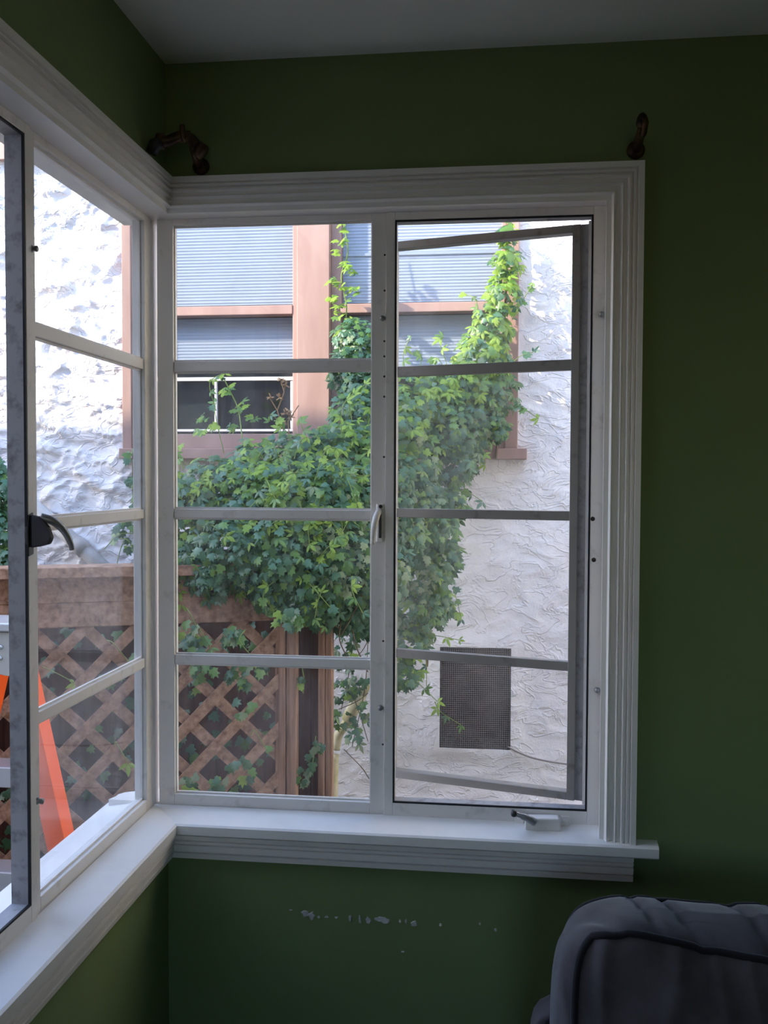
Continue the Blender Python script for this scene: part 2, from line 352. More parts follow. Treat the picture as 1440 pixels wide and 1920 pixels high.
# ------------------------------------------------------------------ steel casement windows
ZR = [(0.272, 0.2906), (0.5741, 0.5929), (0.8737, 0.8947)]
ZP = [0.0, 0.272, 0.2906, 0.5741, 0.5929, 0.8737, 0.8947, 1.170]
GL = 0.003
def window(name, mp, u0, u1, c0, c1, label, far):
    W_ = empty(name, mp(0.3, 0, WB)); struct(W_, label, 'window')
    # fixed light
    m = MB()
    m.box((0.0195, -.010, -.026), (u0, .016, WT), mp); m.box((u1, -.010, -.026), (c0-.0185, .016, WT), mp)
    m.box((u0, -.010, -.026), (u1, .016, 0), mp); m.box((u0, -.010, 1.170), (u1, .016, WT), mp)
    m.build('fixed_frame', 'frame_paint', W_, bevel=0.0012)
    m = MB()   # casement surround, a step proud of the fixed part
    m.box((c0-.018, -.0145, -.026), (c0, .017, WT), mp); m.box((c1, -.0145, -.026), (far, .017, WT), mp)
    m.box((c0, -.0145, -.026), (c1, .017, .003), mp); m.box((c0, -.0145, 1.167), (c1, .017, WT), mp)
    m.build('casement_frame', 'frame_paint', W_, bevel=0.0012)
    m = MB(); e = .0025   # weathered outer rebate
    m.box((c0, -.0100, .003), (c0+e, .0168, 1.167), mp); m.box((c1-e, -.0100, .003), (c1, .0168, 1.167), mp)
    m.box((c0+e, -.0100, .003), (c1-e, .0168, .003+e), mp); m.box((c0+e, -.0100, 1.167-e), (c1-e, .0168, 1.167), mp)
    m.build('rebate', 'weathered_frame', W_)
    m = MB(); g = .0035
    d0, d1 = -.0142, -.0105
    m.box((c0+.0002, d0, .0032), (c0+g, d1, 1.1668), mp); m.box((c1-g, d0, .0032), (c1-.0002, d1, 1.1668), mp)
    m.box((c0+g, d0, .0032), (c1-g, d1, .003+g), mp); m.box((c0+g, d0, 1.167-g), (c1-g, d1, 1.1668), mp)
    m.build('gasket', 'gasket_black', W_)
    for a, b in ZR:
        MB().box((u0, -.007, a), (u1, .011, b), mp).build('muntin', 'frame_paint', W_, bevel=0.0015)
    for k in range(4):
        z0, z1 = ZP[2*k], ZP[2*k+1]
        p = MB().box((u0-.003, GL, z0-.003), (u1+.003, GL+.003, z1+.003), mp).build('pane', 'pane_dusty' if k == 0 else 'pane_glass', W_)
        # crumbling putty bead round the pane
        q = MB(); e = .0035
        q.box((u0, -.0015, z0), (u1, .0028, z0+e), mp); q.box((u0, -.0015, z1-e), (u1, .0028, z1), mp)
        q.box((u0, -.0015, z0+e), (u0+e*.6, .0028, z1-e), mp); q.box((u1-e*.6, -.0015, z0+e), (u1, .0028, z1-e), mp)
        q.build('putty', 'frame_paint', p)
    return W_
def sash(W_, mp, hinge_u, hinge_w, width, ang, zlo=.012, zhi=1.158):
    """outward opening casement: local a runs from the hinge towards the free edge"""
    ca, sa = math.cos(ang), math.sin(ang)
    f = lambda a, b, v: mp(hinge_u - a*ca + b*sa, hinge_w + a*sa + b*ca, v)
    st = .023; d0, d1 = -.011, .014
    m = MB()
    m.box((.018, d0, zlo), (.034, d1, zhi), f); m.box((width-st, d0, zlo), (width, d1, zhi), f)
    m.box((.034, d0, zlo), (width-st, d1, zlo+.016), f); m.box((.034, d0, zhi-.016), (width-st, d1, zhi), f)
    s_ = m.build('sash', 'sash_paint', W_, bevel=0.0012)
    MB().box((0, d0+.006, zlo), (.018, d1, zhi), f).build('hinge_channel', 'weathered_frame', s_)
    for a, b in ZR: MB().box((.034, -.007, a), (width-st, .010, b), f).build('muntin', 'sash_paint', s_, bevel=0.001)
    zz = [zlo+.016, ZR[0][0], ZR[0][1], ZR[1][0], ZR[1][1], ZR[2][0], ZR[2][1], zhi-.016]
    for k in range(4): MB().box((.031, .002, zz[2*k]-.003), (width-st+.003, .005, zz[2*k+1]+.003), f).build('pane', 'pane_dusty', s_)
    # thin interlocking flange on the room side of each long edge
    m = MB(); m.box((-.003, d0-.001, zlo-.004), (.002, d0+.003, zhi+.004), f)
    m.build('flange', 'frame_paint', s_)
    return s_
win1 = window('window_1', bk, 0.0531, 0.4623, 0.5095, 0.8943, 'white steel casement window with a crank facing the camera', WX)
win2 = window('window_2', lf, 0.0543, 0.5086, 0.5460, 1.0900, 'white steel casement window with a dark latch in the left wall', LW)
sash(win1, bk, 0.8925, 0.024, 0.432, math.radians(15.0))
sash(win2, lf, 1.083, 0.027, 0.53, math.radians(78))

# clip studs
def stud(W_, mp, u, v, w=-.0145):
    m = MB(); o = Vector(mp(u, w, v)); ax = Vector(mp(0, -1, 0))
    m.lathe([(.0001, -.0005), (.0052, -.0005), (.0056, .002), (.0040, .003), (.0036, .006), (.0048, .007), (.0045, .010), (.0001, .0105)], o, ax)
    m.build('screw', 'metal_grey', W_)
stud(win1, bk, .4852, .975, -.010); stud(win1, bk, .4840, .195, -.010); stud(win1, bk, .9115, .975); stud(win1, bk, .9115, .245)
stud(win2, lf, .5210, 1.003, -.010); stud(win2, lf, .5180, .155, -.010)
# screw holes along the back mullion and casement frame
for v in (1.10, 1.03, .93, .90, .86, .82, .70, .33, .12):
    m = MB(); m.lathe([(.0001, 0), (.0022, 0), (.0020, .0007), (.0001, .0009)], Vector(bk(.4885, -.0101, v)), (0, -1, 0), 8); m.build('screw_hole', 'grime', win1)
for u, v in ((.9010, .58), (.9040, .50)):
    m = MB(); m.lathe([(.0001, 0), (.0045, 0), (.0040, .0016), (.0001, .002)], Vector(bk(u-.002, -.0146, v)), (0, -1, 0), 10); m.build('screw_hole', 'grime', win1)

# lever latch on the back mullion
m = MB(); m.loft([[bk(.4815+a, -.010-h, v) for a, h in ((-.009, 0), (-.006, .004), (.005, .004), (.008, 0))] for v in (.530, .536, .598, .606)])
lt = m.build('latch', 'frame_paint', win1, bevel=0.001)
m = MB(); pts = bez([bk(.4805, -.016, .592), bk(.4770, -.030, .583), bk(.4735, -.040, .565), bk(.4710, -.042, .545), bk(.4700, -.041, .527)], 5)
m.tube(pts, [.0045+.0022*math.sin(math.pi*min(1, i/len(pts)+.25)) for i in range(len(pts))], 10); m.build('handle', 'frame_paint', lt)
m = MB(); m.box(bk(.4795, -.0142, .538), bk(.4845, -.020, .592)); m.build('tongue', 'metal_dark', lt, bevel=0.001)
m = MB(); m.lathe([(.0001, 0), (.004, 0), (.0035, .003), (.0001, .0035)], Vector(bk(.4825, -.0135, .601)), (0, -1, 0), 10); m.build('pivot', 'grime', lt)

# dark latch on the left mullion
m = MB(); poly = [(.532, .540), (.548, .537), (.551, .575), (.546, .600), (.533, .604), (.529, .590)]
m.loft([[lf(a, -.010, v) for a, v in poly], [lf(a, -.016, v) for a, v in poly]])
la = m.build('latch', 'metal_dark', win2, bevel=0.0015)
m = MB(); body = [(-.016, .600), (-.030, .598), (-.044, .582), (-.050, .566), (-.046, .556), (-.030, .552), (-.016, .550)]
m.loft([[lf(.545, w, v) for w, v in body], [lf(.533, w, v) for w, v in body]]); m.build('hub', 'metal_dark', la, bevel=0.003)
m = MB(); pts = bez([lf(.534, -.028, .596), lf(.526, -.044, .590), lf(.515, -.056, .575), lf(.506, -.062, .556), lf(.503, -.063, .545)], 6)
m.tube(pts, [.0072-.0033*i/len(pts) for i in range(len(pts))], 10); m.build('handle', 'metal_grey', la)
m = MB(); m.lathe([(.0001, 0), (.0035, 0), (.003, .002), (.0001, .0025)], Vector(lf(.5325, -.030, .585)), (0, 1, 0), 10); m.build('rivet', 'metal_grey', la)

# roto crank on the stool
m = MB(); prof = [(.773, -.0305), (.773, -.010), (.780, -.006), (.838, -.004), (.843, -.010), (.843, -.0305)]
m.loft([[bk(u, w, v) for u, v in prof] for w in (-.016, -.043)])
cr = m.build('crank_operator', 'frame_paint', win1, bevel=0.003)
for u in (.763, .852):
    m = MB(); m.box(bk(u-.009, -.0147, -.030), bk(u+.009, -.021, -.006)); e_ = m.build('mounting_ear', 'frame_paint', cr, bevel=0.002)
    m = MB(); m.lathe([(.0001, 0), (.0045, 0), (.0035, .0025), (.0001, .003)], Vector(bk(u, -.021, -.014)), (0, -1, 0), 10); m.build('screw', 'frame_paint', cr)
m = MB(); pts = [bk(.792, -.046, -.012), bk(.780, -.050, -.004), bk(.765, -.052, .002), bk(.752, -.052, .006)]
m.tube(bez(pts, 5), [.0075]*5+[.0065]*5+[.0048]*6, 10); ch = m.build('crank_handle', 'metal_grey', cr)
m = MB(); m.lathe([(.0001, 0), (.0055, .001), (.0062, .005), (.005, .011), (.0001, .0125)], Vector(bk(.7515, -.052, .001)), (0, -.3, 1), 12); m.build('knob', 'metal_dark', ch)

# ------------------------------------------------------------------ peeled paint under the stool
rng = random.Random(5)
def flake(x, z, w, h, par):
    n = 11; c = []
    for k in range(n):
        t = 2*math.pi*k/n; r = 1+rng.uniform(-.38, .3)
        c.append((x+math.cos(t)*w/2*r, z+math.sin(t)*h/2*r))
    m = MB(); m.loft([[(a, -D-.0002, b) for a, b in c], [(x+(a-x)*.85, -D-.0012-rng.uniform(0, .0012), z+(b-z)*.85) for a, b in c]])
    m.build('paint_flake', 'paint_flake', par)
for px, py, w, h in ((572, 1713, 14, 11), (584, 1716, 14, 16), (598, 1719, 7, 6), (613, 1719, 8, 4), (630, 1720, 8, 4), (657, 1722, 6, 14), (675, 1725, 5, 17), (690, 1726, 10, 13),
                     (712, 1723, 17, 10), (722, 1727, 18, 15), (750, 1727, 5, 7), (761, 1727, 4, 10), (776, 1732, 14, 11), (826, 1734, 6, 6), (900, 1732, 4, 5), (929, 1743, 5, 8), (545, 1706, 8, 3), (755, 1784, 6, 3)):
    p = at(px, py, -D); flake(p.x, p.z, w*.00105, h*.00105, wall_back)

# ------------------------------------------------------------------ curtain rod brackets
def bracket(x, z, label, up=1.0):
    r = empty('curtain_bracket', (x, -D, z)); tag(r, label, 'bracket')
    m = MB(); m.lathe([(.0001, 0), (.017, 0), (.017, .003), (.012, .006), (.008, .010), (.0001, .010)], (x, -D-.0005, z), (0, -1, 0), 16); m.build('wall_plate', 'metal_bronze', r)
    m = MB(); m.tube(bez([(x, -D-.006, z), (x, -D-.03, z+.006*up), (x, -D-.055, z+.026*up), (x, -D-.085, z+.028*up)], 6), [.0085]*19, 10); m.build('arm', 'metal_bronze', r)
    m = MB()
    c = Vector((x, -D-.098, z+.034*up))
    m.tube([c+Vector((0, math.cos(t), math.sin(t)))*.016 for t in [math.radians(a) for a in range(-200, 30, 15)]], .0055, 8); m.build('cradle', 'metal_bronze', r)
    return r
# left one carries a corner elbow of the rod
rb = bracket(0.128, 1.271, 'dark bronze curtain bracket with a rod elbow in the corner above the window')
m = MB(); m.tube(bez([(0.150, -.150, 1.278), (0.138, -.152, 1.292), (0.118, -.155, 1.295), (0.098, -.158, 1.287), (0.085, -.162, 1.286)], 6), .0105, 12); m.build('rod_elbow', 'metal_bronze', rb)
m = MB(); m.lathe([(.0001, 0), (.0145, 0), (.0145, .014), (.0001, .014)], (0.152, -.150, 1.274), (.75, 0, -.6), 14); m.build('collar', 'metal_bronze', rb)
m = MB(); m.lathe([(.0001, 0), (.0150, 0), (.0150, .012), (.0001, .012)], (0.090, -.160, 1.286), (-1, 0, 0), 14); m.build('collar', 'metal_bronze', rb)
m = MB(); m.tube([(0.085, -.162, 1.284), (0.074, -.166, 1.278), (0.068, -.168, 1.262)], [.013, .013, .011], 12); m.build('rod_stub', 'metal_dark', rb)
r2 = bracket(0.966, 1.272, 'dark bronze curtain bracket above the top right corner of the casing', .35)
m = MB(); m.lathe([(.0001, 0), (.009, .001), (.0115, .010), (.009, .022), (.005, .028), (.0001, .029)], (0.966, -.140, 1.282), (0, .15, 1), 14); m.build('finial', 'metal_bronze', r2)

# ------------------------------------------------------------------ neighbour's house
house = empty('neighbour_house', (0, NY+.2, -.95))
tag(house, 'white stucco neighbouring house with brown window boards beyond the side yard', 'house')
HX0, HX1, HZ0, HZ1 = -0.86, 0.785, 0.79, 1.96      # window opening
VX0, VX1, VZ0, VZ1 = 0.4805, 0.767, -0.452, -0.030  # vent
st = 0.0085
xs = np.arange(-2.0, 1.55+st, st); zs = np.arange(-0.95, 2.02, st)
X, Z = np.meshgrid(xs, zs)
wx = X + .05*pnoise(X*3, Z*3, 11); wz = Z + .05*pnoise(X*3+9, Z*3, 12)
n1 = pnoise(wx*8.5+wz*2.5, wz*15.0, 1); n2 = pnoise(wx*19+3, wz*29, 2); n3 = pnoise(wx*44, wz*52, 3); n4 = pnoise(wx*75, wz*75, 4)
n5 = pnoise(wx*5.5+wz*4.0, wz*7.5-wx*3.5, 5)
plate = np.clip((n1+.45*n2)*8.0+.1, -1, 1)                        # trowelled patches with sharp edges
n6 = pnoise(wx*5.5-wz*2.2+5, wz*11.0, 6); n7 = pnoise(wx*12+wz*3+1, wz*19.0, 7)
ridge = np.clip(1-np.abs(n6+.15*n2)*13, 0, 1)**1.5 * (n5 > -.1) + .6*np.clip(1-np.abs(n7)*9, 0, 1)**1.5 * (n1 > .05)   # thin raised trowel lips
left = 1/(1+np.exp((X+.55)*7))                                    # heavy texture on the left stretch
amp = .44 + 1.0*left
low = 1/(1+np.exp((Z-.6)*4))
amp = amp*(1-.25*low)
H = amp*(.0042*plate + .0045*np.clip(n5*5, -1, 1) + .0085*ridge + .0030*np.abs(n2)*2 + .0030*n3 + .0014*n4)
# raised plaster collar round the vent
rx = np.maximum(np.maximum(VX0-X, X-VX1), 0); rz = np.maximum(np.maximum(VZ0-Z, Z-VZ1), 0); rd = np.sqrt(rx*rx+rz*rz)
H = H + .016*np.exp(-(rd/.05)**2)
nx, nz = len(xs), len(zs)
V = np.stack([X, NY - H, Z], -1).reshape(-1, 3)
I = (np.arange(nz-1)[:, None]*nx + np.arange(nx-1)[None, :])
cx = (X[:-1, :-1]+st/2); cz = (Z[:-1, :-1]+st/2)
keep = ~((cx > HX0+.01) & (cx < HX1-.01) & (cz > HZ0+.01) & (cz < HZ1-.01)) & ~((cx > VX0) & (cx < VX1) & (cz > VZ0) & (cz < VZ1))
I = I[keep]
F = np.stack([I, I+1, I+nx+1, I+nx], -1)
me = bpy.data.meshes.new('stucco_wall'); me.vertices.add(len(V)); me.vertices.foreach_set('co', V.ravel())
me.loops.add(F.size); me.loops.foreach_set('vertex_index', F.ravel().astype(np.int32))
me.polygons.add(len(F)); me.polygons.foreach_set('loop_start', np.arange(0, F.size, 4, dtype=np.int32)); me.polygons.foreach_set('loop_total', np.full(len(F), 4, np.int32))
me.polygons.foreach_set('use_smooth', np.ones(len(F), bool)); me.update(calc_edges=True); me.validate()
me.materials.append(MATS['stucco_white'])
o = bpy.data.objects.new('stucco_wall', me); COL.objects.link(o); setparent(o, house)
# the rest of that wall, plain; right stretch made taller to bounce sunlight inside
m = MB(); m.box((-9, NY+.01, -.95), (-2.0, NY+.2, 2.2)); m.box((1.55, NY+.01, -.95), (6, NY+.2, 4.4)); m.box((-2.0, NY+.001, 2.02), (1.55, NY+.2, 2.2))
m.build('outer_wall', 'house_plain', house)
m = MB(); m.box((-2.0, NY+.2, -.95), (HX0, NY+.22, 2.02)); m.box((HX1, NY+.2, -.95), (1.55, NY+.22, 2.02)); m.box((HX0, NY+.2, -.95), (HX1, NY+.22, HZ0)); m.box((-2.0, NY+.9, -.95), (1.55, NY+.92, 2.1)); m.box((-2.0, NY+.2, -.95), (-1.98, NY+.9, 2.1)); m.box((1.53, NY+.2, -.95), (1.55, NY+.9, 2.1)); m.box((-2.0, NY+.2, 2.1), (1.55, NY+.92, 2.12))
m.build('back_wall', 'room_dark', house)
MB().box((-9, NY-.045, 2.0), (6, NY+.03, 2.10)).build('frieze_board', 'brown_trim', house)
m = MB(); m.loft([[(x, y, z) for y, z in ((NY-.05, 2.10), (NY-.05, 2.16), (5.2, 3.7), (5.2, 3.6))] for x in (-9, 1.55)]); m.build('roof', 'roof_shingle', house)  # unseen roof, added to close off the low sky
MB().box((3.7, 0.60, -.95), (4.5, NY+.05, 4.6)).build('bounce_block', 'bounce_cream', house)  # unseen block added to bounce warm sunlight onto the left wall
# window boards
def board(name, x0, x1, z0, z1, y0, y1, mt='brown_trim', par=house, bv=.003): return MB().box((x0, y0, z0), (x1, y1, z1)).build(name, mt, par, bevel=bv)
board('side_board', HX0-.005, HX0+.035, HZ0-.02, HZ1+.03, NY-.028, NY+.10)
board('side_board', .738, HX1+.004, HZ0-.02, HZ1+.03, NY-.030, NY+.10)
board('side_bead', .718, .738, HZ0, HZ1+.03, NY-.010, NY+.10)
board('mullion_board', -.113, .022, HZ0-.01, HZ1+.03, NY-.035, NY+.10)
board('mullion_bead', -.137, -.113, HZ0, HZ1+.03, NY-.008, NY+.10)
board('mullion_bead', .022, .064, HZ0, HZ1+.03, NY+.005, NY+.10)
board('head_board', HX0, HX1, HZ1, HZ1+.06, NY-.03, NY+.10)
s_ = at(985, 845, NY-.05)
board('window_sill', HX0-.002, .826, .735, .778, NY-.075, NY+.10)
board('sub_sill', HX0, HX1, .778, .84, NY-.02, NY+.10)
def nwin(x0, x1):
    r = empty('window', ((x0+x1)/2, NY+.05, HZ0)); setparent(r, house)
    board('meeting_rail', x0, x1, 1.334, 1.372, NY-.012, NY+.06, par=r)
    # upper pleated shade, lower pleated shade
    for z0, z1, yy in ((1.385, HZ1, NY+.055), (1.135, 1.334, NY+.075)):
        n = int((z1-z0)/.0128); pr = [(yy + (.0014 if k % 2 else -.0014), z0+(z1-z0)*k/(2*n)) for k in range(2*n+1)]
        m = MB(); vs = [(x, y, z) for x in (x0, x1) for y, z in pr]; k = len(pr)
        m.add(vs, [(i, i+1, k+i+1, k+i) for i in range(k-1)]); m.build('pleated_shade', 'shade_fabric', r, fix=False)
        board('shade_rail', x0, x1, z0-.018, z0, yy-.010, yy+.010, 'room_dark' if z0 > 1.3 else 'shade_fabric', r, .002)
    MB().box((x0, NY+.028, 1.372), (x1, NY+.032, HZ1)).build('pane', 'neighbour_glass', r)
    MB().box((x0, NY+.044, .84), (x1, NY+.048, 1.334)).build('pane', 'neighbour_glass', r)
    return r
wl = nwin(HX0+.035, -.137); wr = nwin(.064, .718)
board('shade_fold', .064, .718, 1.578, 1.590, NY+.047, NY+.052, 'shade_fabric', wr, .001)
# white aluminium screen frame low in the left window, with its bright rails
board('screen_rail', HX0+.035, -.137, 1.064, 1.079, NY+.010, NY+.028, 'window_white', wl, .002)
board('screen_rail', HX0+.035, -.137, .851, .861, NY+.010, NY+.028, 'window_white', wl, .002)
board('screen_stile', -.476, -.466, .862, 1.060, NY+.010, NY+.028, 'window_white', wl, .002)
board('screen_stile', -.150, -.139, .862, 1.060, NY+.010, NY+.028, 'window_white', wl, .002)
# vent with hardware cloth
ve = empty('vent', ((VX0+VX1)/2, NY, VZ0)); setparent(ve, house)
m = MB(); m.box((VX0, NY+.16, VZ0), (VX1, NY+.17, VZ1)); m.box((VX0-.01, NY-.001, VZ0-.01), (VX0, NY+.17, VZ1+.01)); m.box((VX1, NY-.001, VZ0-.01), (VX1+.01, NY+.17, VZ1+.01))
m.box((VX0, NY-.001, VZ0-.01), (VX1, NY+.17, VZ0)); m.box((VX0, NY-.001, VZ1), (VX1, NY+.17, VZ1+.01)); m.build('vent_box', 'vent_dark', ve)
m = MB(); pitch = .0086
k = int((VX1-VX0)/pitch)
for i in range(k+1):
    x = VX0+i*pitch; m.tube([(x, NY-.004, VZ0-.008), (x+.001, NY-.004, (VZ0+VZ1)/2), (x, NY-.004, VZ1+.008)], .0011, 4, False)
k = int((VZ1-VZ0)/pitch)
for i in range(k+1):
    z = VZ0+i*pitch; m.tube([(VX0-.008, NY-.006, z), (VX1+.008, NY-.006, z)], .0011, 4, False)
o = m.build('wire_mesh', 'wire', ve, fix=False); o['kind'] = 'stuff'
# cable stapled along the wall from the vent
m = MB(); m.tube(bez([at(952, 1400, NY-.02), at(975, 1412, NY-.022), at(1010, 1424, NY-.022), at(1075, 1434, NY-.022), at(1180, 1440, NY-.022)], 6), .0035, 6); m.build('wall_cable', 'wire', house)

# pipes on that wall
pg = empty('drain_pipe', at(150, 1040, 1.86)); tag(pg, 'grey diagonal drain pipe on the stucco wall behind the latch', 'pipe')
a = at(60, 945, 1.955); b = at(275, 1135, 1.955)
m = MB(); m.tube([a, b], .030, 16); m.build('pipe', 'pvc_grey', pg)
c = a.lerp(b, .42); d = (b-a).normalized()
m = MB(); m.tube([c-d*.03, c+d*.03], .036, 16); m.build('coupling', 'pvc_grey', pg)
py_ = empty('downpipe', at(628, 1500, 1.9)); tag(py_, 'yellowed plastic downpipe with a slanting elbow right of the fence posts', 'pipe')
p0 = at(624, 1560, 1.9); p0.z = -.95
m = MB(); m.tube(bez([p0, at(626, 1480, 1.9), at(628, 1415, 1.9)], 6), .017, 12); m.build('upright', 'pvc_yellowed', py_)
m = MB(); m.tube(bez([at(629, 1405, 1.9), at(634, 1380, 1.9), at(645, 1362, 1.895), at(656, 1345, 1.89)], 5), .019, 12); m.build('elbow', 'pvc_yellowed', py_)
m = MB(); m.tube([at(652, 1350, 1.89), at(677, 1300, 1.87)], .027, 12); m.build('branch', 'pvc_yellowed', py_)
m = MB(); m.tube([at(678, 1302, 1.87), at(688, 1282, 1.865)], .020, 12); m.build('nozzle', 'pvc_yellowed', py_)

# ------------------------------------------------------------------ lattice fence
FA = math.atan(.40)                      # the fence runs at a slant
F0 = Vector((-0.020, 1.30, 0)); FD = Vector((-math.cos(FA), -math.sin(FA), 0)); FN = Vector((-math.sin(FA), math.cos(FA), 0))  # towards the left / away
def fp(s, z, n=0.0): p = F0 + FD*s + FN*n; return Vector((p.x, p.y, z))
fence = empty('lattice_fence', fp(.6, -.95)); tag(fence, 'brown cedar lattice fence with a flat top rail under the ivy', 'fence')
FL = 1.75
TOPZ = .335
def fb(name, s0, s1, z0, z1, n0, n1, mt='cedar'):
    m = MB(); vs = [fp(s, z, n) for z in (z0, z1) for s, n in ((s0, n0), (s1, n0), (s1, n1), (s0, n1))]
    m.add(vs, [(0,3,2,1),(4,5,6,7),(0,1,5,4),(1,2,6,5),(2,3,7,6),(3,0,4,7)]); return m.build(name, mt, fence, bevel=.003)
fb('top_cap', 0, FL, TOPZ, TOPZ+.035, -.07, .05)
fb('rail', 0, FL, TOPZ-.085, TOPZ, -.022, .018)
fb('rail', 0, FL, TOPZ-.165, TOPZ-.083, -.018, .012)
fb('rail', 0, FL, -.95, -.86, -.022, .018)
zt, zb = TOPZ-.13, -.90
SW, PT = .037, .168
def strip(s_at_bottom, sl, n):
    # strip at 45 degrees starting at s (bottom), clipped to the panel
    s0, z0 = s_at_bottom, zb; s1, z1 = s_at_bottom+sl*(zt-zb), zt
    def clip(s, z, so, zo, lim):
        t = (lim-s)/(so-s); return lim, z+(zo-z)*t
    for lim, test in ((0, lambda s: s < 0), (FL, lambda s: s > FL)):
        if test(s0) and test(s1): return
        if test(s0): s0, z0 = clip(s0, z0, s1, z1, lim)
        elif test(s1): s1, z1 = clip(s1, z1, s0, z0, lim)
    if abs(s1-s0) < .02: return
    m = MB(); m.beam(fp(s0, z0, n), fp(s1, z1, n), SW, .008, FN); m.build('lattice_strip', 'cedar', fence)
k = -12
while k*PT < FL+1.3:
    strip(k*PT+.035, -1, -.006); strip(k*PT+.09, 1, .004); k += 1
# posts at the right-hand end and the dark board between them
def post(px0, px1, ztop, y, label):
    a = at(px0, 1300, y); b = at(px1, 1300, y); w = (b.x-a.x)
    r = empty('fence_post', ((a.x+b.x)/2, y, -.95)); tag(r, label, 'post')
    MB().box((a.x, y, -.95), (a.x+w*.48, y+.045, ztop)).build('post_board', 'cedar_grain', r, bevel=.003)
    MB().box((a.x+w*.51, y+.004, -.95), (b.x, y+.045, ztop+.01)).build('post_board', 'cedar_grain', r, bevel=.003)
    return r
post(516, 555, .22, 1.285, 'brown double-board post at the end of the lattice panel')
post(596, 622, .24, 1.34, 'narrow brown double-board post beside the yellowed downpipe')
a = at(540, 1300, 1.40); b = at(605, 1300, 1.40)
gb = empty('gate', ((a.x+b.x)/2, 1.42, -.95)); tag(gb, 'dark red-brown board gate in the gap between the two posts', 'gate')
for i in range(3):
    MB().box((a.x+(b.x-a.x)*i/3+.001, 1.40, -.93), (a.x+(b.x-a.x)*(i+1)/3-.001, 1.418, .18)).build('gate_board', 'brown_dark', gb, bevel=.002)
# dark boards added a little behind the lattice to keep its gaps dark
bf = empty('dark_backing', fp(.8, -.95, .28)); tag(bf, 'dark backing boards added to darken the gaps of the lattice', 'fence')
sx = -.02
while sx < FL:
    m = MB(); vs = [fp(s, z, n) for z in (-.95, .27) for s, n in ((sx, .28), (sx+.1398, .28), (sx+.1398, .298), (sx, .298))]
    m.add(vs, [(0,3,2,1),(4,5,6,7),(0,1,5,4),(1,2,6,5),(2,3,7,6),(3,0,4,7)]); m.build('board', 'brown_dark', bf); sx += .14

# ------------------------------------------------------------------ orange stepladder
lad = empty('stepladder', (-.66, .55, -.95)); tag(lad, 'orange fibreglass stepladder with aluminium steps outside the left window', 'stepladder')
ZT = .245
def rail_pts(side, z, back):   # side +1 is the right-hand rail
    t = (ZT-z)/(ZT+.95)
    if not back: x = -.80+.14*t + side*(.20+.183*t); y = .60-.10*t
    else: x = -.76-.30*t + side*(.108-.03*t); y = .66+.08*t
    return Vector((x, y, z))
for back in (0, 1):
    for side in (1, -1):
        m = MB(); p = rail_pts(side, ZT-.01, back); q = rail_pts(side, -.95, back); wv = .052 if not back else .032
        for dx, w_, yy, h_ in ((0, .006, 0, .060), (-side*wv/2, wv, -.027, .006), (-side*wv/2, wv, .027, .006)):
            off = Vector((dx, yy if not back else -yy, 0)); m.beam(p+off, q+off, w_, h_, (0, 1, 0))
        m.build('front_rail' if not back else 'rear_rail', 'orange_fiberglass', lad)
for z in (-.135, -.415, -.695):
    a = rail_pts(-1, z, 0); b = rail_pts(1, z, 0)
    m = MB(); m.box((a.x+.004, a.y-.040, z-.004), (b.x-.036, a.y+.045, z)); m.box((a.x+.004, a.y-.044, z-.055), (b.x-.036, a.y-.040, z)); m.box((a.x+.004, a.y+.041, z-.03), (b.x-.036, a.y+.045, z-.004))
    m.build('step', 'aluminium', lad, bevel=.002)
MB().box((-1.01, .545, ZT-.012), (-.606, .70, ZT+.012)).build('top_cap', 'aluminium', lad, bevel=.004)
for side in (1, -1):
    x = -.80+side*.196
    m = MB(); poly = [(x-side*.004, ZT-.014), (x-side*.125, ZT-.014), (x-side*.12, ZT-.10), (x-side*.10, ZT-.118), (x-side*.02, ZT-.135), (x-side*.002, ZT-.135)]
    m.loft([[(a, .555, b) for a, b in poly], [(a, .561, b) for a, b in poly]]); g = m.build('gusset_plate', 'plate_grey', lad, bevel=.002)
    for ddx, dz in ((.033, .055), (.035, .085)):
        m = MB(); m.lathe([(.0001, 0), (.0065, 0), (.005, .004), (.0001, .0055)], (x-side*ddx, .5545, ZT-dz), (0, -1, 0), 10); m.build('rivet', 'aluminium', g)

# ------------------------------------------------------------------ ivy
IVY = [(0,0),(.28,-.08),(.52,.22),(.30,.40),(.36,.74),(.13,.68),(0,1.02),(-.13,.68),(-.36,.74),(-.30,.40),(-.52,.22),(-.28,-.08)]
def ivy_template():
    v = [(x, y-.1, -.16*abs(x)-.10*(y-.4)**2) for x, y in IVY] + [(0, .28, .03)]
    f = [(i, (i+1) % 12, 12) for i in range(12)]
    return np.array(v), f
def leaflet_template():
    v = []; f = []
    for ang, sc in ((0, 1.0), (55, .8), (-55, .8)):
        c, s = math.cos(math.radians(ang)), math.sin(math.radians(ang)); b = len(v)
        for x, y, z in ((0, .05, 0), (.17, .35, -.06), (.15, .65, -.07), (0, 1.0, -.12), (-.15, .65, -.07), (-.17, .35, -.06), (0, .5, .02)):
            x, y, z = x*sc, y*sc, z*sc; v.append((c*x+s*y, -s*x+c*y, z))
        f += [(b+i, b+(i+1) % 6, b+6) for i in range(6)]
    return np.array(v), f
TPL = [ivy_template(), leaflet_template()]
LMATS = ['leaf_dark', 'leaf_blue', 'leaf_mid', 'leaf_light', 'leaf_pale']
LEAFMESH = {}
